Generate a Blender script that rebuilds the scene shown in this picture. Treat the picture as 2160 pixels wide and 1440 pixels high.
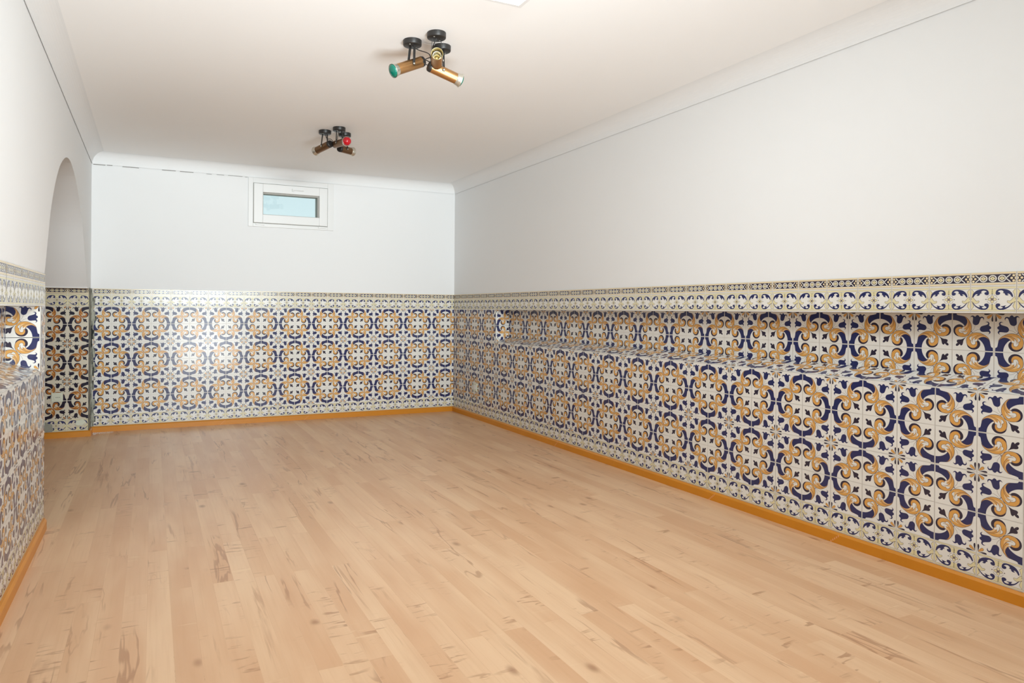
import bpy, math, random
from mathutils import Vector, Matrix
random.seed(4)
# ------------------------------------------------------------------ reset
for o in list(bpy.data.objects): bpy.data.objects.remove(o, do_unlink=True)
S = bpy.context.scene
COL = S.collection
A = 0.15                 # one wall tile, metres
FZ = -0.919              # floor level in tile units (0 = top of the low border)
W = 21.62                # room width in tiles
ZB = 5.93                # underside of the upper border
ZT = 6.93                # top of the tiled dado
ZC = 13.76               # start of the cove
RC = 0.60                # cove radius
ZCE = ZC + RC            # ceiling
YR = -68.0               # rear wall (behind the camera)
ND = 0.88                # niche depth
def T(x, y, z): return Vector((x*A, y*A, (z-FZ)*A))
# ------------------------------------------------------------------ camera
cam = bpy.data.objects.new('camera', bpy.data.cameras.new('camera')); COL.objects.link(cam)
cam.data.sensor_width = 36.0; cam.data.lens = 24.027
cam.data.shift_x = 0.04624; cam.data.shift_y = -0.03099
cam.data.clip_start = 0.05; cam.data.clip_end = 100
right = Vector((0.9092, -0.4162, 0.0075)).normalized()
up = Vector((-0.0068, 0.0031, 1.0)).normalized()
back = right.cross(up).normalized(); up = back.cross(right).normalized()
m = Matrix((right, up, back)).transposed().to_4x4()
m.translation = Vector((0.4519, -6.3595, 1.0258))
cam.matrix_world = m
S.camera = cam
S.view_settings.view_transform = 'Standard'; S.view_settings.look = 'None'
S.view_settings.gamma = 1.0; S.view_settings.use_curve_mapping = False
S.view_settings.exposure = 0.15
# ------------------------------------------------------------------ world: hazy daylight
world = bpy.data.worlds.new('daylight'); S.world = world; world.use_nodes = True
wn = world.node_tree; wn.nodes.clear()
wo = wn.nodes.new('ShaderNodeOutputWorld'); wb = wn.nodes.new('ShaderNodeBackground')
wb.inputs['Color'].default_value = (0.72, 0.86, 0.90, 1); wb.inputs['Strength'].default_value = 1.0
wn.links.new(wb.outputs[0], wo.inputs[0])
# ------------------------------------------------------------------ added fill lamps behind the camera
def area(name, loc, rot, sx, sy, power, color):
    l = bpy.data.lights.new(name, 'AREA'); l.shape = 'RECTANGLE'; l.size = sx; l.size_y = sy
    l.energy = power; l.color = color
    o = bpy.data.objects.new(name, l); COL.objects.link(o); o.location = loc; o.rotation_euler = rot
    return o
# added rear fill for unseen daylight, kept high to miss tile reflections
d1 = area('rear_daylight_fill', T(10.8, YR+0.3, 12.2), (math.radians(90), 0, 0), 2.6, 0.40, 53, (0.87, 0.97, 1.0))
d1.data.spread = math.radians(65)
# added unseen fill light behind the camera, brightening the ceiling
d2 = area('ceiling_fill', T(8.5, -42, 1.5), (math.radians(125), 0, 0), 1.1, 1.1, 29, (0.90, 0.97, 1.0))
d2.data.spread = math.radians(90)
# ------------------------------------------------------------------ materials
def mat(name, col, rough=0.5, metal=0.0, spec=0.5, bump=None, vary=0.0, vscale=3.0):
    M = bpy.data.materials.new(name); M.use_nodes = True
    nt = M.node_tree; b = nt.nodes['Principled BSDF']
    b.inputs['Base Color'].default_value = (*col, 1); b.inputs['Roughness'].default_value = rough
    b.inputs['Metallic'].default_value = metal; b.inputs['Specular IOR Level'].default_value = spec
    tc = nt.nodes.new('ShaderNodeTexCoord')
    if vary:
        n = nt.nodes.new('ShaderNodeTexNoise'); n.inputs['Scale'].default_value = vscale; n.inputs['Detail'].default_value = 4
        nt.links.new(tc.outputs['Object'], n.inputs['Vector'])
        mx = nt.nodes.new('ShaderNodeMix'); mx.data_type = 'RGBA'
        mx.inputs[6].default_value = (*[c*(1-vary) for c in col], 1); mx.inputs[7].default_value = (*[min(1, c*(1+vary)) for c in col], 1)
        nt.links.new(n.outputs['Fac'], mx.inputs[0]); nt.links.new(mx.outputs[2], b.inputs['Base Color'])
    if bump:
        n2 = nt.nodes.new('ShaderNodeTexNoise'); n2.inputs['Scale'].default_value = bump[0]; n2.inputs['Detail'].default_value = 3
        nt.links.new(tc.outputs['Object'], n2.inputs['Vector'])
        bp = nt.nodes.new('ShaderNodeBump'); bp.inputs['Strength'].default_value = bump[1]; bp.inputs['Distance'].default_value = 0.002
        nt.links.new(n2.outputs['Fac'], bp.inputs['Height']); nt.links.new(bp.outputs[0], b.inputs['Normal'])
    return M
def s2l(r, g, b):
    f = lambda c: (c/255/12.92) if c/255 <= .04045 else ((c/255+.055)/1.055)**2.4
    return (f(r), f(g), f(b))
M_plaster = mat('white_plaster', (0.845, 0.85, 0.85), 0.85, spec=0.2, bump=(9, 0.25), vary=0.012, vscale=1.3)
M_ceiling = mat('ceiling_paint', (0.93, 0.925, 0.915), 0.9, spec=0.2, bump=(5, 0.2), vary=0.012, vscale=1.0)
def glaze(name, col): return mat(name, col, 0.17, spec=0.5, vary=0.05, vscale=5)
M_white = glaze('tile_white', s2l(234, 232, 226))
M_grout = mat('grout', s2l(216, 210, 202), 0.8, spec=0.2, vary=0.12, vscale=14)
M_blue = glaze('tile_cobalt', s2l(44, 49, 94))
M_navy = glaze('tile_ink', s2l(50, 44, 62))
M_orange = glaze('tile_ochre', s2l(222, 165, 88))
M_light = glaze('tile_ochre_light', s2l(236, 196, 140))
M_line = glaze('tile_outline', s2l(104, 82, 88))
M_yellow = glaze('tile_straw', s2l(228, 218, 174))
M_sand = glaze('tile_sand', s2l(230, 212, 174))
M_ochre_deep = glaze('tile_ochre_deep', s2l(170, 104, 42))  # this and the next two: deeper tile colours for the arch jamb
M_blue_deep = glaze('tile_blue_deep', s2l(34, 30, 48))
M_white_warm = glaze('tile_white_deep', s2l(214, 205, 186))
M_board = mat('varnished_board', s2l(208, 133, 26), 0.35, spec=0.5, vary=0.10, vscale=6)
M_filler = mat('pale_filler', s2l(226, 160, 110), 0.7)
M_black = mat('black_enamel', (0.018, 0.016, 0.015), 0.4, spec=0.5)
M_copper = mat('brushed_copper', s2l(186, 142, 94), 0.36, metal=0.95, vary=0.08, vscale=30)
M_bronze = mat('dark_bronze', s2l(128, 98, 70), 0.36, metal=0.9, vary=0.08, vscale=30)
M_chrome = mat('pale_metal_rim', s2l(206, 202, 190), 0.28, metal=0.85)
M_brass = mat('brass_socket', s2l(190, 172, 122), 0.38, metal=0.95)
M_green = mat('green_lamp_glass', s2l(0, 108, 90), 0.10, spec=0.7)
M_red = mat('red_lamp_glass', s2l(192, 16, 34), 0.12, spec=0.7)
M_pvc = mat('white_pvc', (0.80, 0.80, 0.79), 0.35, spec=0.4)
M_dark = mat('dark_gap', (0.05, 0.05, 0.05), 0.9)
M_gap = mat('seal_grey', s2l(176, 174, 168), 0.8)
M_reveal = mat('outdoor_render', s2l(170, 172, 164), 0.9, vary=0.08, vscale=5)
M_socket = mat('ivory_plastic', s2l(214, 216, 198), 0.4, spec=0.4)
M_crack = mat('hairline_crack', s2l(140, 136, 130), 0.95)
M_patch = mat('grey_plaster_patch', s2l(150, 150, 138), 0.9, vary=0.2, vscale=40)
# glass
M_glass = bpy.data.materials.new('window_glass'); M_glass.use_nodes = True
nt = M_glass.node_tree; nt.nodes.clear()
o_ = nt.nodes.new('ShaderNodeOutputMaterial'); tr = nt.nodes.new('ShaderNodeBsdfTransparent'); gl = nt.nodes.new('ShaderNodeBsdfGlossy'); mxs = nt.nodes.new('ShaderNodeMixShader')
tr.inputs[0].default_value = (0.93, 0.98, 0.98, 1); gl.inputs['Roughness'].default_value = 0.03; mxs.inputs[0].default_value = 0.08
nt.links.new(tr.outputs[0], mxs.inputs[1]); nt.links.new(gl.outputs[0], mxs.inputs[2]); nt.links.new(mxs.outputs[0], o_.inputs[0])
# lit diffuser of the ceiling panel
M_panel = bpy.data.materials.new('lit_diffuser'); M_panel.use_nodes = True
b = M_panel.node_tree.nodes['Principled BSDF']; b.inputs['Base Color'].default_value = (0.8, 0.78, 0.75, 1)
b.inputs['Emission Color'].default_value = (0.90, 0.97, 1.0, 1); b.inputs['Emission Strength'].default_value = 22
# frosted daylight outside the small window
M_out = mat('pale_blue_daylit_sheet', s2l(214, 232, 238), 0.9)
# mould streaks on the filler strip
def mould():
    M = bpy.data.materials.new('mouldy_filler'); M.use_nodes = True; nt = M.node_tree; b = nt.nodes['Principled BSDF']
    b.inputs['Roughness'].default_value = 0.9
    tc = nt.nodes.new('ShaderNodeTexCoord'); mp = nt.nodes.new('ShaderNodeMapping'); mp.inputs['Scale'].default_value = (40, 40, 9)
    n = nt.nodes.new('ShaderNodeTexNoise'); n.inputs['Scale'].default_value = 1.0; n.inputs['Detail'].default_value = 6; n.inputs['Roughness'].default_value = 0.7
    r = nt.nodes.new('ShaderNodeValToRGB'); r.color_ramp.elements[0].position = 0.42; r.color_ramp.elements[0].color = (*s2l(40, 42, 40), 1)
    r.color_ramp.elements[1].position = 0.56; r.color_ramp.elements[1].color = (*s2l(176, 176, 162), 1)
    nt.links.new(tc.outputs['Object'], mp.inputs[0]); nt.links.new(mp.outputs[0], n.inputs['Vector'])
    nt.links.new(n.outputs['Fac'], r.inputs[0]); nt.links.new(r.outputs[0], b.inputs['Base Color'])
    return M
M_mould = mould()
# laminate floor
def floor_material():
    M = bpy.data.materials.new('oak_laminate'); M.use_nodes = True; nt = M.node_tree; N = nt.nodes; L = nt.links
    b = N['Principled BSDF']; b.inputs['Roughness'].default_value = 0.33; b.inputs['Specular IOR Level'].default_value = 0.45
    tc = N.new('ShaderNodeTexCoord')
    sw = N.new('ShaderNodeMapping'); sw.inputs['Rotation'].default_value = (0, 0, math.radians(90)); L.new(tc.outputs['Object'], sw.inputs[0])
    br = N.new('ShaderNodeTexBrick'); L.new(sw.outputs[0], br.inputs['Vector'])
    br.offset = 0.37; br.offset_frequency = 2; br.squash = 1
    for k, v in (('Scale', 1.0), ('Mortar Size', 0.0007), ('Mortar Smooth', 0.3), ('Bias', 0.0), ('Brick Width', 1.22), ('Row Height', 0.074)): br.inputs[k].default_value = v
    br.inputs['Color1'].default_value = (0, 0, 0, 1); br.inputs['Color2'].default_value = (1, 1, 1, 1); br.inputs['Mortar'].default_value = (0.5, 0.5, 0.5, 1)
    # shift the grain from strip to strip
    off = N.new('ShaderNodeVectorMath'); off.operation = 'MULTIPLY_ADD'; off.inputs[1].default_value = (7.3, 19.1, 5.7)
    L.new(br.outputs['Color'], off.inputs[0]); L.new(tc.outputs['Object'], off.inputs[2])
    def noise(sx, sy, detail=4, rough=0.55, dist=0.0, src=off):
        mp = N.new('ShaderNodeMapping'); mp.inputs['Scale'].default_value = (sx, sy, 1); L.new(src.outputs[0], mp.inputs[0])
        n = N.new('ShaderNodeTexNoise'); n.inputs['Scale'].default_value = 1; n.inputs['Detail'].default_value = detail
        n.inputs['Roughness'].default_value = rough; n.inputs['Distortion'].default_value = dist
        L.new(mp.outputs[0], n.inputs['Vector']); return n.outputs['Fac']
    def ramp(fac, p0, p1, inv=False):
        r = N.new('ShaderNodeMapRange'); r.interpolation_type = 'SMOOTHSTEP'
        r.inputs['From Min'].default_value = p0; r.inputs['From Max'].default_value = p1
        r.inputs['To Min'].default_value = 1 if inv else 0; r.inputs['To Max'].default_value = 0 if inv else 1
        L.new(fac, r.inputs['Value']); return r.outputs['Result']
    def mul(a, b_, c=None):
        mm = N.new('ShaderNodeMath'); mm.operation = 'MULTIPLY'; L.new(a, mm.inputs[0])
        if c is None: L.new(b_, mm.inputs[1])
        else: mm.inputs[1].default_value = c
        return mm.outputs[0]
    def mix(fac, c0, c1, f=None):
        x = N.new('ShaderNodeMix'); x.data_type = 'RGBA'
        if f is None: L.new(fac, x.inputs[0])
        else: x.inputs[0].default_value = f
        for k, c in ((6, c0), (7, c1)):
            if isinstance(c, tuple): x.inputs[k].default_value = (*c, 1)
            else: L.new(c, x.inputs[k])
        return x.outputs[2]
    base = mix(ramp(noise(5, 0.9, 3), 0.30, 0.70), s2l(212, 167, 128), s2l(230, 193, 155))
    tone = mul(br.outputs['Color'], None, 0.17)
    base = mix(tone, base, s2l(214, 160, 118))
    fine = ramp(noise(90, 3.0, 3), 0.42, 0.75); base = mix(mul(fine, None, 0.16), base, s2l(196, 148, 104))
    # long brown streaks along the strips
    st = mul(ramp(noise(17, 1.0, 4, 0.6, 0.5), 0.60, 0.69), ramp(noise(2.4, 1.3, 2), 0.46, 0.58))
    base = mix(mul(st, None, 0.50), base, s2l(168, 118, 82))
    # thin wandering dark veins
    vn = N.new('ShaderNodeMath'); vn.operation = 'SUBTRACT'; L.new(noise(8, 0.8, 4, 0.55, 0.4), vn.inputs[0]); vn.inputs[1].default_value = 0.5
    va = N.new('ShaderNodeMath'); va.operation = 'ABSOLUTE'; L.new(vn.outputs[0], va.inputs[0])
    ve = mul(ramp(va.outputs[0], 0.004, 0.020, True), ramp(noise(3.0, 1.5, 2), 0.52, 0.62))
    base = mix(mul(ve, None, 0.55), base, s2l(158, 110, 78))
    # short cross-grain ripples
    cr = mul(ramp(noise(9, 46, 3, 0.5, 0.8), 0.56, 0.68), ramp(noise(4.2, 3.4, 2), 0.545, 0.64))
    base = mix(mul(cr, None, 0.62), base, s2l(160, 112, 78))
    li = mul(ramp(noise(6, 38, 2, 0.5, 0.5), 0.62, 0.75), ramp(noise(2.2, 2.8, 2), 0.54, 0.66))
    base = mix(mul(li, None, 0.35), base, s2l(240, 212, 172))
    # knots
    mp = N.new('ShaderNodeMapping'); mp.inputs['Scale'].default_value = (6.5, 3.6, 0.01); L.new(off.outputs[0], mp.inputs[0])
    vo = N.new('ShaderNodeTexVoronoi'); vo.feature = 'F1'; vo.inputs['Scale'].default_value = 1.0; L.new(mp.outputs[0], vo.inputs['Vector'])
    kn = mul(ramp(vo.outputs['Distance'], 0.02, 0.15, True), ramp(noise(2.9, 2.9, 1), 0.52, 0.58))
    base = mix(mul(kn, None, 0.55), base, s2l(132, 78, 44))
    base = mix(mul(br.outputs['Fac'], None, 0.14), base, s2l(176, 130, 92))
    L.new(base, b.inputs['Base Color'])
    rr = N.new('ShaderNodeMapRange'); rr.inputs['To Min'].default_value = 0.27; rr.inputs['To Max'].default_value = 0.42
    L.new(noise(6, 2, 3), rr.inputs['Value']); L.new(rr.outputs[0], b.inputs['Roughness'])
    return M
M_floor = floor_material()
# ------------------------------------------------------------------ mesh helpers
class MB:
    def __init__(s): s.v = []; s.f = []; s.mi = []; s.mats = []; s.sm = []
    def m(s, mt):
        if mt not in s.mats: s.mats.append(mt)
        return s.mats.index(mt)
    def poly(s, pts, mt, smooth=False):
        n = len(s.v); s.v += [tuple(p) for p in pts]; s.f.append(tuple(range(n, n+len(pts)))); s.mi.append(s.m(mt)); s.sm.append(smooth)
    def box(s, lo, hi, mt):          # world-space metres
        x0, y0, z0 = lo; x1, y1, z1 = hi
        c = [(x0,y0,z0),(x1,y0,z0),(x1,y1,z0),(x0,y1,z0),(x0,y0,z1),(x1,y0,z1),(x1,y1,z1),(x0,y1,z1)]
        n = len(s.v); s.v += c
        for q in ((0,3,2,1),(4,5,6,7),(0,1,5,4),(1,2,6,5),(2,3,7,6),(3,0,4,7)):
            s.f.append(tuple(n+i for i in q)); s.mi.append(s.m(mt)); s.sm.append(False)
    def tbox(s, lo, hi, mt): s.box(T(*lo), T(*hi), mt)
    def lathe(s, p0, p1, prof, mt, seg=40, caps=(True, True), mats=None):   # prof: [(t along p0->p1 in m, radius)]
        ax = (p1-p0).normalized(); u = ax.orthogonal().normalized(); w = ax.cross(u)
        rings = []
        for t, r in prof:
            n = len(s.v)
            for k in range(seg):
                a = 2*math.pi*k/seg; s.v.append(tuple(p0+ax*t+(u*math.cos(a)+w*math.sin(a))*r))
            rings.append(n)
        for i, (a, b_) in enumerate(zip(rings, rings[1:])):
            mm = mats[i] if mats else mt
            for k in range(seg):
                k2 = (k+1) % seg; s.f.append((a+k, a+k2, b_+k2, b_+k)); s.mi.append(s.m(mm)); s.sm.append(True)
        if caps[0]: s.f.append(tuple(reversed(range(rings[0], rings[0]+seg)))); s.mi.append(s.m(mats[0] if mats else mt)); s.sm.append(False)
        if caps[1]: s.f.append(tuple(range(rings[-1], rings[-1]+seg))); s.mi.append(s.m(mats[-1] if mats else mt)); s.sm.append(False)
    def tube(s, pts, r, mt, seg=10):
        pts = [Vector(p) for p in pts]; prev = None; rings = []
        for i, p in enumerate(pts):
            d = (pts[min(i+1, len(pts)-1)]-pts[max(i-1, 0)]).normalized()
            u = d.orthogonal().normalized() if prev is None else (prev-d*prev.dot(d)).normalized()
            prev = u; w = d.cross(u); n = len(s.v)
            for k in range(seg):
                a = 2*math.pi*k/seg; s.v.append(tuple(p+(u*math.cos(a)+w*math.sin(a))*r))
            rings.append(n)
        for a, b_ in zip(rings, rings[1:]):
            for k in range(seg):
                k2 = (k+1) % seg; s.f.append((a+k, a+k2, b_+k2, b_+k)); s.mi.append(s.m(mt)); s.sm.append(True)
        s.f.append(tuple(reversed(range(rings[0], rings[0]+seg)))); s.mi.append(s.m(mt)); s.sm.append(False)
        s.f.append(tuple(range(rings[-1], rings[-1]+seg))); s.mi.append(s.m(mt)); s.sm.append(False)
    def build(s, name, parent=None, kind=None, bevel=0):
        me = bpy.data.meshes.new(name); me.from_pydata(s.v, [], s.f)
        for mt in s.mats: me.materials.append(mt)
        me.polygons.foreach_set('material_index', s.mi); me.polygons.foreach_set('use_smooth', s.sm); me.update()
        o = bpy.data.objects.new(name, me); COL.objects.link(o)
        if parent: o.parent = parent
        if kind: o['kind'] = kind
        if bevel:
            md = o.modifiers.new('bevel', 'BEVEL'); md.width = bevel; md.segments = 2; md.limit_method = 'ANGLE'
        return o
def empty(name, loc=(0, 0, 0)):
    o = bpy.data.objects.new(name, None); COL.objects.link(o); o.empty_display_size = 0.05; o.location = loc; return o
# ------------------------------------------------------------------ tile artwork, drawn once as outlines
def solve(Am, bv):
    n = len(bv); Mx = [r[:]+[v] for r, v in zip(Am, bv)]
    for i in range(n):
        p = max(range(i, n), key=lambda k: abs(Mx[k][i])); Mx[i], Mx[p] = Mx[p], Mx[i]
        for k in range(n):
            if k != i:
                f = Mx[k][i]/Mx[i][i]; Mx[k] = [a-f*b for a, b in zip(Mx[k], Mx[i])]
    return [Mx[i][n]/Mx[i][i] for i in range(n)]
def homog(src):              # src corners TL TR BR BL -> unit square, v down
    dst = [(0, 0), (1, 0), (1, 1), (0, 1)]; R = []; B = []
    for (x, y), (u, v) in zip(src, dst):
        R.append([x, y, 1, 0, 0, 0, -u*x, -u*y]); B.append(u); R.append([0, 0, 0, x, y, 1, -v*x, -v*y]); B.append(v)
    h = solve(R, B)
    return lambda p: ((h[0]*p[0]+h[1]*p[1]+h[2])/(h[6]*p[0]+h[7]*p[1]+1), (h[3]*p[0]+h[4]*p[1]+h[5])/(h[6]*p[0]+h[7]*p[1]+1))
def cr(pts, n=3, closed=True):      # Catmull-Rom through the drawn points; a doubled point stays a corner
    out = []; N = len(pts); rng = range(N) if closed else range(N-1)
    g = (lambda i: pts[i % N]) if closed else (lambda i: pts[max(0, min(N-1, i))])
    for i in rng:
        p0, p1, p2, p3 = g(i-1), g(i), g(i+1), g(i+2)
        if p1 == p2: continue
        for k in range(n):
            t = k/n
            out.append(tuple(0.5*(2*p1[a]+(p2[a]-p0[a])*t+(2*p0[a]-5*p1[a]+4*p2[a]-p3[a])*t*t+(3*p1[a]-p0[a]-3*p2[a]+p3[a])*t**3) for a in (0, 1)))
    if not closed: out.append(pts[-1])
    return out
def stroke(pts, w, closed=False):   # list of quads
    q = []; n = len(pts); L = []
    for i in range(n):
        a = pts[(i-1) % n] if closed or i > 0 else pts[i]; b_ = pts[(i+1) % n] if closed or i < n-1 else pts[i]
        dx, dy = b_[0]-a[0], b_[1]-a[1]; d = math.hypot(dx, dy) or 1; ww = w
        L.append(((pts[i][0]-dy/d*ww/2, pts[i][1]+dx/d*ww/2), (pts[i][0]+dy/d*ww/2, pts[i][1]-dx/d*ww/2)))
    for i in range(n if closed else n-1):
        a, b_ = L[i], L[(i+1) % n]; q.append([a[0], b_[0], b_[1], a[1]])
    return q
H1 = homog([(60, 92), (1372, 214), (1376, 1402), (66.7, 1236)])
MAIN = []       # (layer, material key, polygon in unit square, v down; flower corner at 0,0)
def both(layer, key, pts):
    MAIN.append((layer, key, pts)); MAIN.append((layer, key, [(q, p) for p, q in pts]))
def curve(px, n=3, closed=True): return [H1(p) for p in cr(px, n, closed)]
band = [(1352,238),(1352,238),(1352,455),(1352,455),(1250,457),(1150,475),(1060,513),(1000,553),(955,603),(955,603),(925,570),(895,520),(880,450),(890,400),(920,350),(965,318),(1020,296),(1100,290),(1190,282),(1222,262),(1230,236),(1230,236)]
both(1, 'blue', curve(band))
cres = [(1000,620),(1000,620),(1045,580),(1120,566),(1200,586),(1272,636),(1318,698),(1334,775),(1320,850),(1275,908),(1215,940),(1140,950),(1140,950),(1180,800),(1100,690)]
both(1, 'ink', curve(cres))
leaf = [(1015,298),(930,315),(860,365),(800,438),(755,518),(738,600),(745,690),(775,770),(830,848),(900,905),(980,936),(1060,946),(1140,942),(1200,915),(1248,868),(1274,808),(1266,740),(1230,690),(1170,655),(1100,643),(1040,655),(1040,655),(1046,668),(1000,622),(950,600),(925,572),(893,520),(878,450),(888,400),(918,352),(965,315)]
lf = curve(leaf)
both(2, 'orange', lf)
for q in stroke(lf, 0.009, True): both(5, 'line', q)
shine = [(930,335),(885,375),(850,440),(848,510),(870,580),(915,640),(985,690),(985,690),(1030,655),(960,615),(915,575),(884,520),(868,450),(880,392)]
both(3, 'light', curve(shine))
eye = [(960,640),(960,640),(1030,640),(1050,662),(1035,686),(1035,686),(1080,695),(1120,700),(1150,725),(1163,765),(1147,800),(1105,822),(1045,826),(1012,812),(1012,812),(988,845),(950,856),(910,838),(880,808),(858,772),(858,772),(930,780),(1000,790),(1040,785),(960,748),(900,700),(900,700),(980,705)]
ey = curve(eye)
both(4, 'white', ey)
for q in stroke([H1(p) for p in cr([(1035,688),(1080,695),(1120,700),(1150,725),(1163,765),(1147,800),(1105,822),(1045,826),(1012,812),(1012,812),(988,845),(950,856),(910,838),(880,808),(862,775)], 3, False)], 0.0075): both(5, 'line', q)
wedge = [(838,600),(870,690),(930,745),(1000,778),(1060,788),(1060,788),(1000,800),(930,795),(870,765),(835,700)]
both(4, 'light', curve(wedge))
for q in stroke(curve([(812,440),(818,550),(852,640),(905,708),(965,755),(1025,780),(1085,784)], 3, False), 0.0075): both(5, 'line', q)
for q in stroke(curve([(845,430),(842,520),(880,610),(950,680),(1000,700)], 3, False), 0.0045): both(5, 'line', q)
tulip = [(366,332),(358,300),(374,265),(410,248),(450,255),(490,266),(512,240),(550,217),(592,232),(625,272),(662,260),(692,247),(732,254),(766,285),(784,325),(784,325),(750,292),(718,286),(698,310),(700,370),(707,440),(697,492),(662,522),(620,530),(570,516),(525,482),(500,430),(480,370),(460,320),(430,290),(400,292),(380,320),(385,360),(385,360)]
both(1, 'blue', curve(tulip))
for q in stroke(curve([(628,528),(640,590),(670,650),(718,712),(752,742)], 3, False), 0.0055): both(1, 'steel', q)
fleur = [(915,940),(960,960),(1000,992),(1080,1030),(1150,1044),(1202,1065),(1222,1100),(1208,1138),(1190,1155),(1215,1170),(1245,1205),(1252,1237),(1230,1257),(1190,1247),(1150,1215),(1118,1182),(1102,1208),(1070,1217),(1035,1190),(1015,1130),(1000,1060),(970,1000),(935,962)]
MAIN.append((1, 'ink', curve(fleur)))
MAIN.append((1, 'steel', [H1(p) for p in ((700,768),(735,738),(765,745),(730,775))]))
for q in stroke(curve([(725,760),(790,835),(850,900),(905,945)], 2, False), 0.006): MAIN.append((6, 'sand', q))
both(1, 'ink', curve([(112,128),(112,128),(200,138),(280,138),(348,150),(352,178),(300,190),(210,168)]))
MAIN.append((2, 'orange', curve([(105,145),(105,145),(180,180),(240,212),(268,252),(252,286),(215,288),(165,240),(128,190)])))
for q in stroke(curve([(105,145),(105,145),(180,180),(240,212),(268,252),(252,286),(215,288),(165,240),(128,190)]), 0.005, True): MAIN.append((5, 'line', q))
# border tile, v = 0 (top) .. 1 (bottom); chain strip above, scroll medallion below
H2 = homog([(140, 135), (1530, 92), (1530, 1374), (140, 1338)])
BORD = []
def rectp(u0, v0, u1, v1): return [(u0, v0), (u1, v0), (u1, v1), (u0, v1)]
def circ(u, v, ru, rv, n=14): return [(u+ru*math.cos(2*math.pi*k/n), v+rv*math.sin(2*math.pi*k/n)) for k in range(n)]
BORD += [(1, 'sand', rectp(0, .004, 1, .048)), (1, 'ink', rectp(.012, .058, .988, .252)), (1, 'sand', rectp(0, .262, 1, .305)), (1, 'line', rectp(0, .311, 1, .317)),
         (1, 'line', rectp(0, .347, 1, .353)), (1, 'yellow', rectp(0, .36, 1, .398)), (1, 'line', rectp(0, .404, 1, .409)), (1, 'line', rectp(0, .912, 1, .917)), (1, 'yellow', rectp(0, .922, 1, .95)), (1, 'line', rectp(0, .957, 1, .963)), (1, 'line', rectp(0, .048, 1, .056))]
for k in (-1, 0, 1):
    cu = .49 + k*.203
    for q in stroke(circ(cu, .155, .078, .072, 20), .024, True): BORD.append((2, 'white', q))
    BORD.append((3, 'steel', cr([(cu-.068, .155), (cu, .102), (cu+.068, .155), (cu, .208)], 4)))
    BORD.append((4, 'yellow', cr([(cu-.062, .155), (cu-.062, .155), (cu, .110), (cu+.062, .155), (cu+.062, .155), (cu, .200)], 4)))
    BORD.append((5, 'brown', circ(cu, .155, .012, .012, 8)))
for sgn, c0 in ((-1, .287-.078), (1, .693+.078)):
    for dv in (-1, 1):
        for q in stroke([(c0-sgn*.025, .155+dv*.028), (c0+sgn*.045, .155-dv*.04), (c0+sgn*.1, .155-dv*.088)], .022): BORD.append((2, 'white', q))
for e in (0, 1):
    s_ = 1 if e == 0 else -1
    for du, dv in ((.105, 0), (.062, -.072), (.062, .072), (0, .092), (0, -.092)): BORD.append((3, 'sand', circ(e+s_*du, .155+dv*.85, .030, .028, 10)))
    BORD.append((4, 'sand', circ(e, .155, .045, .042, 12)))
def mir(layer, key, px, n=3):
    q = [H2(p) for p in cr(px, n)]; BORD.append((layer, key, q)); BORD.append((layer, key, [(.955-u+.012, v) for u, v in q]))
mir(2, 'blue', [(190,850),(190,850),(215,770),(270,700),(340,655),(430,632),(520,626),(600,632),(650,655),(682,700),(690,750),(680,790),(640,806),(590,798),(555,765),(562,730),(600,712),(625,715),(600,685),(550,668),(500,672),(462,700),(462,725),(480,745),(430,758),(412,800),(370,822),(325,812),(320,795),(350,790),(345,772),(310,770),(270,800),(235,850),(215,872)], 2)
mir(2, 'blue', [(190,1015),(190,1015),(215,1060),(270,1130),(330,1180),(410,1225),(500,1245),(580,1242),(640,1220),(680,1170),(690,1110),(670,1070),(620,1055),(570,1065),(550,1100),(560,1130),(600,1150),(620,1170),(590,1200),(530,1205),(490,1190),(480,1165),(530,1150),(540,1135),(470,1130),(420,1115),(380,1115),(400,1130),(420,1160),(390,1165),(330,1140),(270,1090),(225,1040)], 2)
mir(1, 'yellow', [(640,632),(640,632),(690,700),(700,760),(725,795),(770,775),(812,738),(812,738),(812,632),(812,632)], 2)
mir(1, 'yellow', [(640,1243),(640,1243),(692,1180),(700,1105),(740,1082),(790,1115),(812,1120),(812,1120),(812,1243),(812,1243)], 2)
def edge(pxs):
    q = [H2(p) for p in cr(pxs, 2)]; BORD.append((1, 'yellow', q)); BORD.append((1, 'yellow', [(1-u, v) for u, v in q]))
    for s_ in stroke(q, .006, True): BORD.append((3, 'line', s_)); BORD.append((3, 'line', [(1-u, v) for u, v in s_]))
edge([(142,632),(142,632),(165,632),(240,705),(215,760),(188,860),(142,900),(142,900)])
edge([(142,985),(142,985),(190,1010),(218,1080),(238,1140),(190,1205),(160,1243),(142,1243),(142,1243)])
edge([(142,900),(142,900),(200,868),(240,900),(290,960),(330,985),(372,970),(400,985),(385,1025),(335,1045),(290,1060),(240,1040),(190,1000),(142,985),(142,985)])
for e in (0, 1):
    s_ = 1 if e == 0 else -1
    BORD.append((4, 'ink', [(e, .625), (e+s_*.035, .65), (e, .675)]))
CU, CV = .483, .66
for dx, dy in ((1, 0), (-1, 0), (0, 1), (0, -1)):
    pt = [(CU+dx*.022+dy*.0, CV+dy*.022), (CU+dx*.05+dy*.035, CV+dy*.05+dx*.035), (CU+dx*.098, CV+dy*.098), (CU+dx*.05-dy*.035, CV+dy*.05-dx*.035)]
    BORD.append((2, 'yellow', cr(pt, 3)))
    for q in stroke(cr(pt, 3), .007, True): BORD.append((3, 'line', q))
    BORD.append((3, 'ink', circ(CU+dx*.135, CV+dy*.128, .014, .011, 8)))
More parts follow.
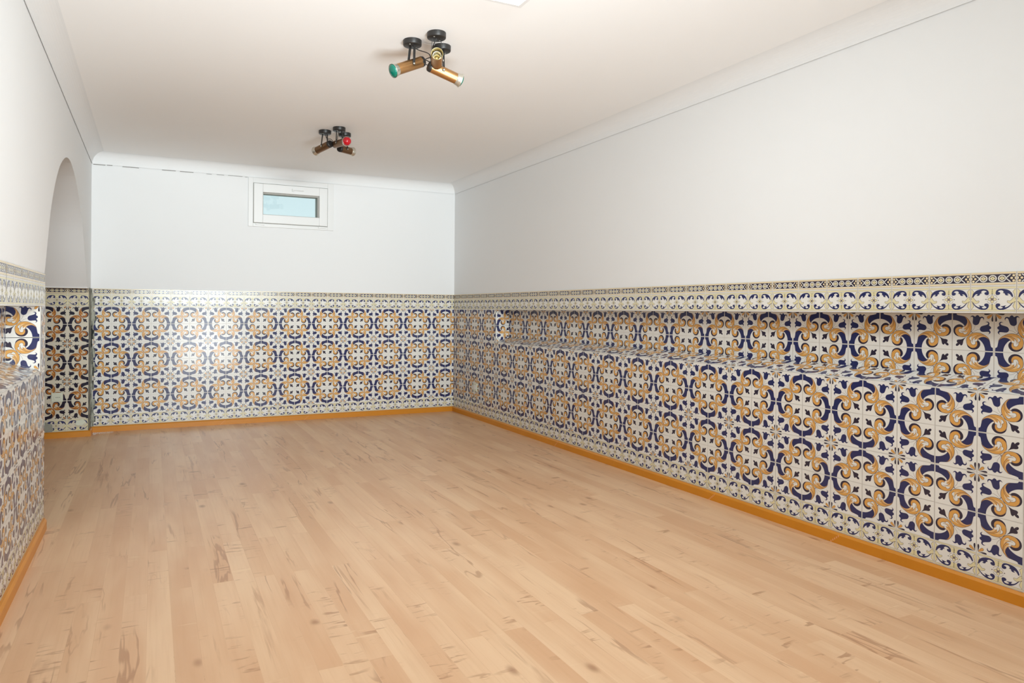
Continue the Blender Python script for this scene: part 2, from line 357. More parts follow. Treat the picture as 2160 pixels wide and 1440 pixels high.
for dx in (-1, 1):
    for dy in (-1, 1):
        for q in stroke([(CU+dx*.035, CV+dy*.105), (CU+dx*.085, CV+dy*.085), (CU+dx*.11, CV+dy*.04)], .006): BORD.append((3, 'line', q))
BORD.append((4, 'brown', [(CU-.035, CV-.03), (CU, CV-.012), (CU+.035, CV-.03), (CU+.012, CV), (CU+.035, CV+.03), (CU, CV+.012), (CU-.035, CV+.03), (CU-.012, CV)]))
KEY = dict(white=M_white, blue=M_blue, ink=M_navy, orange=M_orange, light=M_light, line=M_line, yellow=M_yellow, sand=M_sand, steel=M_line, brown=M_line)
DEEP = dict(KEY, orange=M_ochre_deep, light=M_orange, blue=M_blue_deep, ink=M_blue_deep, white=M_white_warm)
def clip(poly, rect):
    u0, v0, u1, v1 = rect
    for ax, lim, sg in ((0, u0, 1), (0, u1, -1), (1, v0, 1), (1, v1, -1)):
        if not poly: return poly
        out = []
        for i, p in enumerate(poly):
            q = poly[i-1]; ip = (p[ax]-lim)*sg >= -1e-9; iq = (q[ax]-lim)*sg >= -1e-9
            if ip != iq:
                t = (lim-q[ax])/(p[ax]-q[ax]); out.append(tuple(q[a]+(p[a]-q[a])*t for a in (0, 1)))
            if ip: out.append(p)
        poly = out
    return poly
LAY = 0.0008      # enamel step in tile units (0.12 mm)
def tile_panel(mb, org, ud, vd, nd, i0, i1, j0, j1, rect, art='main', uoff=0.0, voff=0.0, keys=KEY, vr=(0, 1), grout=True):
    """org + u*ud + v*vd in tile units; tiles at u=i+uoff.., v=j+voff.. clipped to rect; v runs up."""
    org, ud, vd, nd = Vector(org), Vector(ud), Vector(vd), Vector(nd)
    flip = ud.cross(vd).dot(nd) < 0
    g = 0.008
    for i in range(i0, i1):
        for j in range(j0, j1):
            a, c = i+uoff, j+voff
            if art == 'main': hh = 1.0
            else: hh = vr[1]-vr[0]
            cell = (max(a, rect[0]), max(c, rect[1]), min(a+1, rect[2]), min(c+hh, rect[3]))
            if cell[2]-cell[0] < 0.02 or cell[3]-cell[1] < 0.02: continue
            tx, ty = random.uniform(-1, 1)*.0018, random.uniform(-1, 1)*.0018
            full = a >= rect[0] and c >= rect[1] and a+1 <= rect[2] and c+hh <= rect[3]
            def put(poly, layer, mt):
                pts = []
                for u, v in poly:
                    p = org+ud*u+vd*v+nd*(0.006+layer*LAY+tx*(u-a-.5)+ty*(v-c-.5)); pts.append(T(*p))
                ar = sum(poly[k-1][0]*poly[k][1]-poly[k][0]*poly[k-1][1] for k in range(len(poly)))
                if (ar < 0) != flip: pts.reverse()
                mb.poly(pts, mt)
            put(rectp(cell[0]+g, cell[1]+g*(grout), cell[2]-g, cell[3]-g*grout), 0, keys['white'])
            for layer, key, poly in (MAIN if art == 'main' else BORD):
                if art == 'main':
                    fu = i % 2 == 0; fv = j % 2 == 0
                    pl = [((a+p) if fu else (a+1-p), (c+q) if fv else (c+1-q)) for p, q in poly]
                else:
                    pl = clip(poly, (-.01, vr[0], 1.01, vr[1]))
                    if len(pl) < 3: continue
                    pl = [(a+p, c+(vr[1]-q)) for p, q in pl]
                if not full:
                    pl = clip(pl, cell)
                    if len(pl) < 3: continue
                elif art != 'main': pl = clip(pl, cell)
                if art != 'main':
                    pl = clip(pl, (a+.018, cell[1], a+.982, cell[3]))
                if len(pl) >= 3: put(pl, layer, keys[key])
def backing(mb, org, ud, vd, rect, nd=None, mt=None):
    org, ud, vd = Vector(org), Vector(ud), Vector(vd)
    c = [(rect[0], rect[1]), (rect[2], rect[1]), (rect[2], rect[3]), (rect[0], rect[3])]
    pts = [T(*(org+ud*u+vd*v)) for u, v in c]
    if nd is not None and ud.cross(vd).dot(Vector(nd)) < 0: pts.reverse()
    mb.poly(pts, mt or M_grout)
BB = -0.61        # top of the baseboard
# =================================================================== floor and ceiling
f = MB(); f.tbox((-16, YR-.5, FZ-1), (W+3, 3, FZ), M_floor); f.build('floor', kind='structure')
c = MB(); c.tbox((-16, YR-.5, ZCE), (W+3, 3, ZCE+1), M_ceiling); c.build('ceiling', kind='structure')
# cove running round the room
cv = MB(); prof = [(0.012, -0.02)] + [(RC*(1-math.cos(t))+.012*(1-t/1.5708), RC*math.sin(t)) for t in [k*math.pi/2/12 for k in range(13)]]
x0, x1, y0, y1 = 0.0, W, YR, 0.0
def ringp(d, z): return [(x0+d, y0+d, ZC+z), (x1-d, y0+d, ZC+z), (x1-d, y1-d, ZC+z), (x0+d, y1-d, ZC+z)]
pr = [ringp(0, -0.02)] + [ringp(*p) for p in prof] + [ringp(RC+.02, RC+.03)]
for a, b_ in zip(pr, pr[1:]):
    for k in range(4):
        k2 = (k+1) % 4; cv.poly([T(*a[k2]), T(*a[k]), T(*b_[k]), T(*b_[k2])], M_plaster, True)
trim = cv.build('trim_1', kind='structure'); trim['label'] = 'white rounded plaster cove between walls and ceiling'
# =================================================================== back wall
wb_ = MB(); TH = 1.9
wx0, wx1, wz0, wz1 = 8.19, 13.32, 10.80, 13.72     # window frame outline
PZ = .02                                             # plaster sits just behind the glaze plane
for (xa, xb, za, zb) in ((-3, wx0, FZ, ZCE+.5), (wx1, W+2, FZ, ZCE+.5), (wx0, wx1, FZ, wz0), (wx0, wx1, wz1, ZCE+.5)):
    wb_.tbox((xa, PZ, za), (xb, TH, zb), M_plaster)
wall_back = wb_.build('wall_back', kind='structure')
t = MB(); org, ud, vd, nd = (0, 0, 0), (1, 0, 0), (0, 0, 1), (0, -1, 0)
backing(t, org, ud, vd, (0.0, BB-.1, W, ZT), nd)
tile_panel(t, org, ud, vd, nd, 0, 22, 0, 6, (.12, 0, W, ZB))
t.build('patterned_tiles', wall_back)
t = MB(); tile_panel(t, org, ud, vd, nd, 0, 22, 0, 1, (.12, ZB, W, ZT), 'bord', voff=ZB)
t.build('upper_border_tiles', wall_back)
t = MB(); tile_panel(t, org, ud, vd, nd, 0, 22, 0, 1, (.12, BB, W, 0), 'bord', voff=-.63, vr=(.37, 1))
t.build('lower_border_tiles', wall_back)
# hairline crack under the cove
ck = MB(); x = 0.05
while x < 8.1:
    ln = random.uniform(.25, .9); w0 = .014 if x < 4.5 else .008
    if random.random() < (.85 if x < 4.5 else .55):
        zz = ZC-.05+.012*math.sin(x*2); ck.tbox((x, -.004, zz-w0), (min(x+ln, 8.15), PZ+.01, zz+w0), M_crack)
    x += ln+random.uniform(.05, .3)
ck.build('hairline_crack', wall_back)
# mouldy filler in the left corner
mo = MB()
for k in range(30):
    z0_ = BB+k*(ZT-BB)/30; z1_ = BB+(k+1)*(ZT-BB)/30; wd = .16+.07*math.sin(k*1.7)+.05*math.sin(k*.6)
    mo.tbox((-.001, -.02, z0_), (wd, .0, z1_), M_mould)
mo.build('mouldy_filler_strip', wall_back)
# =================================================================== window in the back wall
win = empty('window_1', T(10.75, 0, 12.26)); win['kind'] = 'structure'; win['label'] = 'small white tilting basement window high in the far wall'
def wbox(mb, lo, hi, mt):     # coordinates relative to the window empty
    o = T(10.75, 0, 12.26); mb.box(T(*lo)-o, T(*hi)-o, mt)
def wframe(mb, r, wd, ya, yb, mt):
    xa, xb, za, zb = r
    wbox(mb, (xa, ya, za), (xa+wd[0], yb, zb), mt); wbox(mb, (xb-wd[1], ya, za), (xb, yb, zb), mt)
    wbox(mb, (xa+wd[0], ya, za), (xb-wd[1], yb, za+wd[2]), mt); wbox(mb, (xa+wd[0], ya, zb-wd[3]), (xb-wd[1], yb, zb), mt)
fr = MB(); wframe(fr, (wx0, wx1, wz0, wz1), (.27, .38, .20, .31), -.08, .42, M_pvc); fr.build('window_frame', win, bevel=.002)
gp = MB(); wframe(gp, (wx0+.27, wx1-.38, wz0+.20, wz1-.31), (.035, .035, .035, .035), -.04, .40, M_gap); gp.build('rubber_seal', win)
sa = MB(); wframe(sa, (wx0+.305, wx1-.415, wz0+.235, wz1-.345), (.52, .50, .50, .50), -.17, .36, M_pvc); sash = sa.build('window_sash', win, bevel=.003)
be = MB(); wframe(be, (wx0+.82, wx1-.91, wz0+.73, wz1-.84), (.05, .09, .04, .09), .0, .34, M_gap); be.build('glazing_bead', win)
gg = MB(); wbox(gg, (wx0+.87, .20, wz0+.77), (wx1-.99, .22, wz1-.92), M_glass); gg.build('glass_pane', win)
hd = MB(); wbox(hd, (10.72, -.26, 13.045), (10.86, -.17, 13.20), M_pvc); wbox(hd, (10.76, -.30, 13.085), (11.42, -.25, 13.135), M_pvc); hd.build('window_handle', win, bevel=.002)
for nm, xa in (('hinge_cover', 8.62), ('hinge_cover', 12.35)):
    h = MB(); wbox(h, (xa, -.14, 10.90), (xa+.5, -.08, 11.0), M_pvc); h.build(nm, win, bevel=.002)
# masonry opening behind the frame, daylit well beyond
rv = MB(); wframe(rv, (wx0-.05, wx1+.05, wz0-.05, wz1+.05), (.35, wx1+.05-12.55, .55, wz1+.05-12.99), .43, 1.72, M_reveal); rv.build('masonry_reveal', win)
# =================================================================== right wall
wr = MB(); PW = W+.02
wr.tbox((PW, YR, ZT), (W+2, PZ, ZCE+.5), M_plaster)
wr.tbox((PW, YR, FZ), (W+2, 0, 3.98), M_plaster)
wr.tbox((PW, -6.21, 3.98), (W+2, PZ, ZT), M_plaster)          # solid pier at the corner
wr.tbox((W+ND+.02, YR, 3.98), (W+2, -6.21, ZT), M_plaster)    # back of the recess
wr.tbox((PW, YR, ZB), (W+ND+.02, -6.21, ZT), M_plaster)       # lintel over the recess
wall_right = wr.build('wall_right', kind='structure')
org, ud, vd, nd = (W, 0, 0), (0, -1, 0), (0, 0, 1), (-1, 0, 0)
YE = 46
t = MB(); backing(t, org, ud, vd, (0, BB-.1, YE, 4.0), nd); backing(t, org, ud, vd, (0, 4.0, 6.21, ZB), nd); backing(t, org, ud, vd, (0, ZB, YE, ZT), nd)
tile_panel(t, org, ud, vd, nd, -1, YE, 0, 4, (0, 0, YE, 4.0), uoff=.304)
tile_panel(t, org, ud, vd, nd, -1, 6, 4, 6, (0, 4.0, 6.21, ZB), uoff=.304)
t.build('patterned_tiles', wall_right)
t = MB(); tile_panel(t, org, ud, vd, nd, -1, YE, 0, 1, (0, ZB, YE, ZT), 'bord', uoff=.13, voff=ZB); t.build('upper_border_tiles', wall_right)
t = MB(); tile_panel(t, org, ud, vd, nd, -1, YE, 0, 1, (0, BB, YE, 0), 'bord', uoff=.304, voff=-.63, vr=(.37, 1)); t.build('lower_border_tiles', wall_right)
t = MB(); o2 = (W+ND, 0, -.05); backing(t, o2, ud, vd, (6.21, 4.1, YE, ZB+.05), nd)
tile_panel(t, o2, ud, vd, nd, 6, YE, 4, 6, (6.21, 4.34, YE, ZB+.04), uoff=.2)
backing(t, (W, -6.21, 0), (1, 0, 0), (0, 0, 1), (0, 4, ND, ZB), (0, -1, 0))
tile_panel(t, (W, -6.21, 0), (1, 0, 0), (0, 0, 1), (0, -1, 0), 0, 1, 4, 6, (0, 4.0, ND, ZB))
t.build('recess_tiles', wall_right)
sl = math.hypot(ND, .3); ledge_v = (ND/sl, 0, .3/sl); ledge_n = (-.3/sl, 0, ND/sl)
t = MB(); t.tbox((W+.01, -YE, 3.9), (W+ND, -6.21, 3.995), M_grout)
backing(t, (W, 0, 4.0), (0, -1, 0), ledge_v, (6.21, 0, YE, sl+.05), ledge_n)
tile_panel(t, (W, 0, 4.0), (0, -1, 0), ledge_v, ledge_n, 6, YE, 0, 1, (6.21, .02, YE, sl), uoff=.304)
t.build('sloping_ledge', wall_right)
# =================================================================== left wall with the arch
WT = 2.6                     # wall thickness
YA, YJ = -17.72, -1.19       # arch sides at floor level
arch = [(-17.72, ZT), (-17.45, 7.3), (-17.2, 7.75), (-16.88, 8.25), (-16.4, 9.03), (-15.72, 9.75), (-14.87, 10.45), (-13.76, 11.1), (-12.2, 11.64), (-10.7, 11.80), (-9.1, 11.6),
        (-7.76, 11.2), (-6.4, 10.6), (-5.3, 9.9), (-4.5, 9.2), (-3.7, 8.4), (-2.9, 7.6), (-2.2, ZT)]
arch = cr(arch, 4, False)
ar = cr(arch, 1, False)
wl = MB(); XL = -.02
# near stretch
wl.tbox((-WT, YR, ZT), (XL, YA, ZCE+.5), M_plaster)
wl.tbox((-WT, YR, FZ), (XL, YA, 3.98), M_plaster)
wl.tbox((-WT, -18.6, 3.98), (XL, YA, ZT), M_plaster)
wl.tbox((-WT, YR, 3.98), (-ND-.02, -18.6, ZT), M_plaster)
wl.tbox((-ND-.02, YR, ZB), (XL, -18.6, ZT), M_plaster)
# far jamb
wl.tbox((-WT, YJ+.02, FZ), (XL, PZ, ZT), M_plaster)
wl.tbox((-WT, -2.2, ZT), (XL, PZ, ZCE+.5), M_plaster)
wl.tbox((-WT, -2.2, ZT-.04), (XL, YJ+.02, ZT), M_plaster)
for (ya, za), (yb, zb) in zip(arch, arch[1:]):
    zt = ZCE+.5
    wl.poly([T(XL, yb, zb), T(XL, ya, za), T(XL, ya, zt), T(XL, yb, zt)], M_plaster)
    wl.poly([T(-WT, ya, za), T(-WT, yb, zb), T(-WT, yb, zt), T(-WT, ya, zt)], M_plaster)
    wl.poly([T(XL, ya, za), T(XL, yb, zb), T(-WT, yb, zb), T(-WT, ya, za)], M_plaster, True)
wall_left = wl.build('wall_left', kind='structure')
org, ud, vd, nd = (0, -18.6, 0), (0, -1, 0), (0, 0, 1), (1, 0, 0)
LE = 26; e0 = YA+18.6      # visible wall end in u is -e0
t = MB(); backing(t, org, ud, vd, (-e0, BB-.1, LE, 4.0), nd); backing(t, org, ud, vd, (-e0, 4.0, 0, ZB), nd); backing(t, org, ud, vd, (-e0, ZB, LE, ZT), nd)
tile_panel(t, org, ud, vd, nd, -1, LE, 0, 4, (-e0, 0, LE, 4))
tile_panel(t, org, ud, vd, nd, -1, 0, 4, 6, (-e0, 4, 0, ZB))
t.build('patterned_tiles', wall_left)
t = MB(); tile_panel(t, org, ud, vd, nd, -2, LE, 0, 1, (-e0, ZB, LE, ZT), 'bord', uoff=.35, voff=ZB); t.build('upper_border_tiles', wall_left)
t = MB(); tile_panel(t, org, ud, vd, nd, -1, LE, 0, 1, (-e0, BB, LE, 0), 'bord', voff=-.63, vr=(.37, 1)); t.build('lower_border_tiles', wall_left)
t = MB(); o2 = (-ND, -18.6, -.05); backing(t, o2, ud, vd, (0, 4.1, LE, ZB+.05), nd)
tile_panel(t, o2, ud, vd, nd, 0, LE, 4, 6, (0, 4.34, LE, ZB+.04))
backing(t, (0, -18.6, 0), (-1, 0, 0), (0, 0, 1), (0, 4, ND, ZB), (0, -1, 0))
tile_panel(t, (0, -18.6, 0), (-1, 0, 0), (0, 0, 1), (0, -1, 0), 0, 1, 4, 6, (0, 4.0, ND, ZB))
t.build('recess_tiles', wall_left)
lv = (-ND/sl, 0, .3/sl); ln_ = (.3/sl, 0, ND/sl)
t = MB(); t.tbox((-ND, -18.6-LE, 3.9), (-.01, -18.6, 3.995), M_grout)
backing(t, (0, -18.6, 4.0), (0, -1, 0), lv, (0, 0, LE, sl+.05), ln_)
tile_panel(t, (0, -18.6, 4.0), (0, -1, 0), lv, ln_, 0, LE, 0, 1, (0, .02, LE, sl))
t.build('sloping_ledge', wall_left)
# tiled jamb of the arch
org, ud, vd, nd = (0, YJ, 0), (-1, 0, 0), (0, 0, 1), (0, -1, 0)
t = MB(); backing(t, org, ud, vd, (0, BB-.1, WT, ZT), nd)
tile_panel(t, org, ud, vd, nd, -1, 2, 0, 6, (0.02, 0, WT, ZB), uoff=1.0-.003, keys=DEEP) if False else None
tile_panel(t, (-1+2, YJ, 0), ud, vd, nd, 1, 4, 0, 6, (1.02, 0, 1+WT, ZB), keys=DEEP)
tile_panel(t, org, ud, vd, nd, 0, 3, 0, 1, (0.02, ZB, WT, ZT), 'bord', voff=ZB, keys=dict(KEY, white=M_white_warm))
tile_panel(t, org, ud, vd, nd, 0, 3, 0, 1, (0.02, BB, WT, 0), 'bord', voff=-.63, vr=(.37, 1), keys=dict(KEY, white=M_white_warm))
t.build('jamb_tiles', wall_left)
# short return between jamb and far corner
t = MB(); t.tbox((-.019, YJ, BB), (.004, -.02, ZT), M_mould); t.build('mouldy_return', wall_left)
# plaster blots left on the jamb tiles
t = MB()
def blot(mb, cx, cz, rx, rz, mt, y, seed):
    rr = random.Random(seed); n = 26; ang = [2*math.pi*k/n for k in range(n)]
    rad = [1+.16*math.sin(2*a+seed)+.10*math.sin(5*a+seed*2)+rr.uniform(-.05, .05) for a in ang]
    fr_ = [T(cx+rx*r*math.cos(a), y-.014, cz+rz*r*math.sin(a)) for a, r in zip(ang, rad)]
    ou = [T(cx+rx*r*1.12*math.cos(a), y, cz+rz*r*1.12*math.sin(a)) for a, r in zip(ang, rad)]
    mb.poly(fr_, mt)
    for k in range(n): k2 = (k+1) % n; mb.poly([fr_[k2], fr_[k], ou[k], ou[k2]], mt, True)
blot(t, -.37, -.18, .19, .16, M_socket, YJ-.012, 1.0)
blot(t, -1.86, -.36, .20, .25, M_patch, YJ-.012, 2.3)
t.build('plaster_blots', wall_left)
# =================================================================== rear wall (behind the camera) with an opening added for the rear fill
w2 = MB(); ox0, ox1, oz0, oz1 = 2.2, 19.6, 10.8, 13.6
for (xa, xb, za, zb) in ((-3, ox0, FZ, ZCE+.5), (ox1, W+2, FZ, ZCE+.5), (ox0, ox1, oz1, ZCE+.5), (ox0, ox1, FZ, oz0)):
    w2.tbox((xa, YR-.8, za), (xb, YR, zb), M_plaster)
w2.build('wall_rear', kind='structure')
# side room seen through the arch
w3 = MB(); w3.tbox((-16, -26, FZ), (-15, 2, ZCE+.5), M_plaster); w3.tbox((-16, -27, FZ), (-WT, -26, ZCE+.5), M_plaster); w3.tbox((-16, 0, FZ), (-WT, 1.9, ZCE+.5), M_plaster)
w3.build('wall_side_room', kind='structure')
# =================================================================== baseboards
BT = .12
def board(name, segs):
    mb = MB()
    for (ax, p, a, b_, sgn) in segs:
        prof = [(0, FZ), (BT, FZ), (BT, -.66), (BT*.55, BB+.005), (0, BB+.005)]
        ring = []
        for s_ in (a, b_):
            e = [(p+sgn*d, s_, z) if ax == 'x' else (s_, p+sgn*d, z) for d, z in prof]; ring.append([T(*q) for q in e])
        n = len(prof)
        for k in range(n-1): mb.poly([ring[0][k], ring[0][k+1], ring[1][k+1], ring[1][k]], M_board)
        mb.poly(ring[0], M_board); mb.poly(list(reversed(ring[1])), M_board)
    return mb
def seams(mb, ax, p, sgn, ys, mt=M_filler):
    for s_ in ys:
        for k in range(5):
            z0_ = FZ+k*.052; d = .06*k
            lo = (p+sgn*BT-.004, s_-d-.03, z0_) if ax == 'x' else (s_+d, p+sgn*BT-.004, z0_)
            hi = (p+sgn*BT+.004, s_-d+.0, z0_+.053) if ax == 'x' else (s_+d+.02, p+sgn*BT+.004, z0_+.053)
            mb.tbox(lo, hi, mt)
mb = board('r', [('x', W, 0, -23.5, -1), ('x', W, -23.5, -28.4, -1), ('x', W, -28.4, YR, -1)]); seams(mb, 'x', W, -1, (-23.5, -28.4, -13.0)); mb.build('baseboard_right', kind='structure')
mb = board('b', [('y', 0, .1, W, -1)]); seams(mb, 'y', 0, -1, (6.7, 11.6)); mb.build('baseboard_back', kind='structure')
mb = board('j', [('y', YJ, -WT, .10, -1), ('x', 0, YJ, -.02, 1)]); mb.build('baseboard_jamb', kind='structure')
mb = MB()
prof = [(0, FZ), (BT, FZ), (BT, -.66), (BT*.55, BB+.005), (0, BB+.005)]
st = [(-17.80, 0.0), (-17.81, .45), (-17.84, .75), (-17.90, .95), (-17.98, 1.0), (YR, 1.0)]
R_ = [[T(d*k, y, z) for d, z in prof] for y, k in st]
for a, b_ in zip(R_, R_[1:]):
    for k in range(4): mb.poly([a[k], b_[k], b_[k+1], a[k+1]], M_board)
mb.build('baseboard_left', kind='structure')
# =================================================================== sockets
def tag(o, label, cat, group=None):
    o['label'] = label; o['category'] = cat
    if group: o['group'] = group
s = empty('power_socket', T(-1.44, YJ-.01, 1.2)); tag(s, 'square ivory power socket on the tiled jamb inside the arch', 'socket')
o = s.location
def rel(mb, lo, hi, mt, o): mb.box(T(*lo)-o, T(*hi)-o, mt)
p = MB(); rel(p, (-1.70, YJ-.07, .965), (-1.17, YJ-.008, 1.44), M_socket, o); p.build('cover_plate', s, bevel=.002)
p = MB(); p.lathe(T(-1.41, YJ-.07, 1.2)-o, T(-1.41, YJ-.1, 1.2)-o, [(0, .026), (.003, .026), (.003, .0235), (.0005, .022)], M_socket, 36, (False, True)); p.build('socket_face', s)
for k in (-1, 0, 1):
    p = MB(); p.lathe(T(-1.41+k*.07, YJ-.07, 1.2)-o, T(-1.41+k*.07, YJ-.1, 1.2)-o, [(0, .0028), (.0012, .0028)], M_dark, 12); p.build('socket_hole', s)
s = empty('wall_plate', T(W-.01, -3.5, 1.03)); tag(s, 'small blank ivory plate on the right wall tiles near the far corner', 'socket cover')
o = s.location
p = MB(); rel(p, (W-.06, -3.77, .78), (W-.008, -3.22, 1.29), M_socket, o); p.build('cover_plate', s, bevel=.002)
p = MB(); rel(p, (W-.075, -3.65, .90), (W-.058, -3.34, 1.17), M_pvc, o); p.build('rocker', s, bevel=.001)
# =================================================================== ceiling panel light
s = empty('ceiling_panel_light', T(10.74, -27.3, ZCE)); tag(s, 'square white flush ceiling light with a lit diffuser at the top edge', 'ceiling light')
o = s.location; h = 1.5
p = MB()
for (xa, xb, ya, yb) in ((-h, -h+.12, -h, h), (h-.12, h, -h, h), (-h+.12, h-.12, -h, -h+.12), (-h+.12, h-.12, h-.12, h)):
    p.box((xa*A, ya*A, -.012), (xb*A, yb*A, 0), M_pvc)
p.build('panel_frame', s, bevel=.001)
p = MB(); p.box(((-h+.12)*A, (-h+.12)*A, -.009), ((h-.12)*A, (h-.12)*A, -.002), M_panel); p.build('diffuser', s)
# =================================================================== spotlights
ZL = (ZCE-FZ)*A
def spot(label, can, back_, front, body, glass, R=.0255, arms='normal', cable=None, group=None):
    can = Vector((can[0], can[1], ZL)); B = Vector(back_); F = Vector(front); ax = (F-B).normalized(); Ln = (F-B).length
    s = empty('ceiling_spotlight', can); tag(s, label, 'spotlight', group)
    def bl(mb, nm, bevel=0):
        mb.v = [tuple(Vector(v)-can) for v in mb.v]; return mb.build(nm, s, bevel=bevel)
    p = MB(); p.lathe(can, can-Vector((0, 0, .1)), [(0, .0435), (.020, .0435), (.0235, .0425), (.025, .040), (.025, .0)], M_black, 48, (False, False)); cp = bl(p, 'canopy')
    # screws on the canopy side
    for k in (0.6, 3.9):
        q = MB(); d = Vector((math.cos(k), math.sin(k), 0)); q.lathe(can+d*.026-Vector((0, 0, .0245)), can+d*.026-Vector((0, 0, .1)), [(0, .0038), (.002, .0036), (.0028, .002)], M_chrome, 14); q.v = [tuple(Vector(v)-can) for v in q.v]; q.build('screw', cp)
    # body: open copper tube with dark end cap
    p = MB(); r = R
    p.lathe(B, F, [(.012, r), (Ln*.5, r), (Ln-.010, r)], body, 48, (False, False)); bodyo = bl(p, 'lamp_body')
    p = MB(); p.lathe(B, F, [(0, r*.72), (.003, r*.93), (.012, r*1.01), (.018, r*1.01)], M_black, 48, (True, False)); bl(p, 'end_cap')
    p = MB(); p.lathe(B, F, ([(Ln-.024, r*1.005), (Ln-.021, r*1.09), (Ln-.012, r*1.14), (Ln-.004, r*1.24), (Ln, r*1.30), (Ln+.0015, r*1.27), (Ln-.004, r*1.08), (Ln-.02, r*.94), (Ln-.05, r*.92)] if glass != 'empty' else [(Ln-.012, r*1.005), (Ln-.006, r*1.03), (Ln, r*1.07), (Ln+.001, r*1.04), (Ln-.003, r*.97), (Ln-.02, r*.94), (Ln-.07, r*.92)]), M_chrome if glass != 'empty' else M_brass, 48, (False, False)); bl(p, 'rim')
    if glass in ('green', 'pale'):
        mt = M_green if glass == 'green' else M_chrome
        p = MB(); p.lathe(B, F, [(Ln-.004, r*1.14), (Ln+.002, r*1.16), (Ln+.006, r*1.02), (Ln+.010, r*.7), (Ln+.012, r*.3), (Ln+.0125, 0)], mt, 48, (True, False)); bl(p, 'bulb_glass')
    elif glass == 'red':
        p = MB(); rb = .029; c_ = Ln+.004
        p.lathe(B, F, [(c_-rb*math.cos(a), max(rb*math.sin(a), 0.0)) for a in [k*math.pi/20 for k in range(2, 21)]], M_red, 48, (False, False)); bl(p, 'round_bulb')
    else:
        p = MB(); p.lathe(B, F, [(Ln-.075, r*.9), (Ln-.075, r*.66), (Ln-.022, r*.66), (Ln-.020, r*.74), (Ln-.022, r*.80), (Ln-.075, r*.8)], M_chrome, 40, (False, False)); bl(p, 'lamp_holder')
        p = MB(); p.lathe(B, F, [(Ln-.07, r*.60), (Ln-.045, r*.60), (Ln-.045, r*.5), (Ln-.065, r*.46), (Ln-.065, 0)], M_brass, 30, (False, False))
        p.lathe(B, F, [(Ln-.065, r*.16), (Ln-.052, r*.14)], M_brass, 14); bl(p, 'screw_contact')
    # bracket: two flat arms from the canopy down either side of the body
    hz = ax.cross(Vector((0, 0, 1))).normalized(); mid = B+ax*(Ln*.42); fl = Vector((-hz.y, hz.x, 0))
    for sg in (-1, 1):
        top = can-Vector((0, 0, .024))+hz*sg*.0195; bot = mid+hz*sg*(r+.002)
        dn = (bot-top).normalized(); wdir = dn.cross(hz).normalized(); th = hz*.0012; ww = wdir*.0066
        p = MB(); e = bot+dn*.006
        c8 = [top-th-ww, top+th-ww, top+th+ww, top-th+ww, e-th-ww*.9, e+th-ww*.9, e+th+ww*.9, e-th+ww*.9]; n = len(p.v); p.v += [tuple(v) for v in c8]
        for q in ((0,3,2,1),(4,5,6,7),(0,1,5,4),(1,2,6,5),(2,3,7,6),(3,0,4,7)): p.f.append(tuple(n+i for i in q)); p.mi.append(p.m(M_black)); p.sm.append(False)
        arm = bl(p, 'bracket_arm', .0006)
        q = MB(); q.lathe(bot+hz*sg*.001, bot+hz*sg*.02, [(0, .0048), (.0025, .0046), (.0035, .003)], M_chrome, 16); q.v = [tuple(Vector(v)-can) for v in q.v]; q.build('pivot_screw', arm)
    # flex from the canopy to the back of the body
    p = MB(); c0 = can-Vector((0, 0, .023)); pts = []
    mids = cable or [c0.lerp(B, .35)+Vector((0, 0, -.01)), c0.lerp(B, .7)+Vector((.01, 0, .012)), B-ax*.018+Vector((0, 0, .012))]
    ctl = [c0]+[Vector(m_) for m_ in mids]+[B-ax*.004, B+ax*.004]
    for i in range(len(ctl)-1):
        p0, p1, p2, p3 = ctl[max(i-1, 0)], ctl[i], ctl[i+1], ctl[min(i+2, len(ctl)-1)]
        for k in range(6):
            t_ = k/6; pts.append(.5*(2*p1+(p2-p0)*t_+(2*p0-5*p1+4*p2-p3)*t_**2+(3*p1-p0-3*p2+p3)*t_**3))
    pts.append(ctl[-1]); p.tube(pts, .0022, M_black); bl(p, 'flex_cable')
    return s
G1, G2 = 'spotlights of the nearer cluster', 'spotlights of the farther cluster'
spot('copper spotlight with green lamp pointing left, nearer ceiling cluster', (1.5606, -3.3229), (1.6224, -3.3072, 2.2102), (1.4608, -3.3405, 2.129), M_copper, 'green', group=G1,
     cable=[(1.58, -3.345, 2.245), (1.625, -3.375, 2.222), (1.648, -3.33, 2.205), (1.638, -3.305, 2.218)])
spot('copper spotlight with no bulb, open brass-rimmed mouth facing the viewer, nearer ceiling cluster', (1.63, -3.454), (1.6547, -3.3963, 2.1685), (1.6055, -3.5222, 2.1711), M_copper, 'empty', group=G1,
     cable=[(1.622, -3.43, 2.235), (1.635, -3.40, 2.205), (1.655, -3.365, 2.185), (1.665, -3.375, 2.172)])
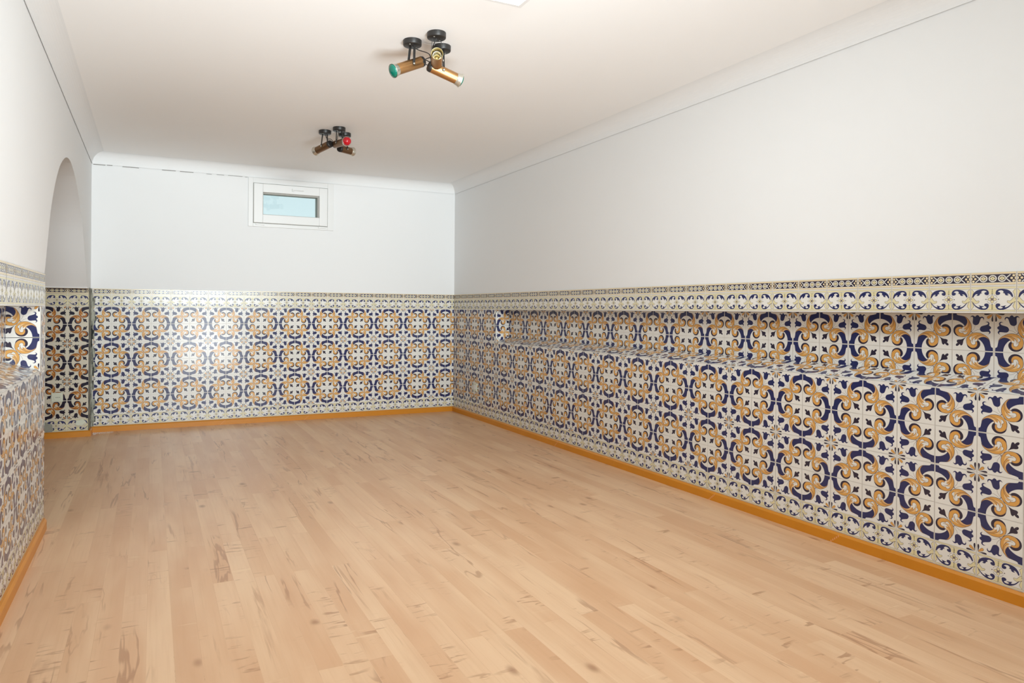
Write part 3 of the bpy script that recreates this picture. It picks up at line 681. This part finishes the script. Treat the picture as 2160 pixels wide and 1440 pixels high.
spot('copper spotlight with green lamp pointing down right, nearer ceiling cluster', (1.7124, -3.319), (1.6185, -3.3797, 2.166), (1.7805, -3.3878, 2.1163), M_copper, 'green', group=G1,
     cable=[(1.69, -3.335, 2.245), (1.64, -3.36, 2.215), (1.600, -3.375, 2.19), (1.598, -3.379, 2.175)])
spot('dark bronze spotlight with pale rim pointing left, farther ceiling cluster', (1.5643, -1.5178), (1.5912, -1.5855, 2.1895), (1.5191, -1.4206, 2.1621), M_bronze, 'pale', group=G2)
spot('dark bronze spotlight with a round red bulb, farther ceiling cluster', (1.6351, -1.6442), (1.6215, -1.5664, 2.1886), (1.6651, -1.7349, 2.1803), M_bronze, 'red', group=G2)
spot('dark bronze spotlight with pale rim pointing right, farther ceiling cluster', (1.7104, -1.5099), (1.6616, -1.5353, 2.1742), (1.7823, -1.4585, 2.177), M_bronze, 'pale', group=G2)
# thin white wires across the ceiling between the canopies
for (a, b_, lb) in (((1.60, -3.335), (1.675, -3.33), 'short white wire on the ceiling joining the canopies of the nearer spotlight cluster'), ((1.603, -1.525), (1.672, -1.522), 'short white wire on the ceiling joining the canopies of the farther spotlight cluster')):
    p = MB(); n = 10; p.tube([(a[0]+(b_[0]-a[0])*k/n, a[1]+(b_[1]-a[1])*k/n, ZL-.003-.004*math.sin(math.pi*k/n)) for k in range(n+1)], .0016, M_pvc, 8)
    tag(p.build('ceiling_wire'), lb, 'wire')
# =================================================================== plaster crumbs on the floor by the far left corner
p = MB(); rr = random.Random(9)
for k in range(170):
    x_ = rr.uniform(.16, 1.15); y_ = -.20-.75*rr.random()**1.3*(1-.5*(x_-.16)); s_ = rr.uniform(.006, .028)*(1.2-x_*.6)
    c_ = T(x_, y_, FZ); hh = s_*A*.7; ring = []
    n = 6; a0 = rr.uniform(0, 6)
    for q in range(n): a = a0+2*math.pi*q/n; ring.append(c_+Vector((math.cos(a)*s_*A*rr.uniform(.7, 1.2), math.sin(a)*s_*A*rr.uniform(.7, 1.2), 0)))
    top = c_+Vector((0, 0, hh))
    for q in range(n): p.poly([ring[q], ring[(q+1) % n], top], M_plaster)
o = p.build('plaster_crumbs'); tag(o, 'scatter of white plaster crumbs on the floor by the far left corner', 'debris'); o['kind'] = 'stuff'
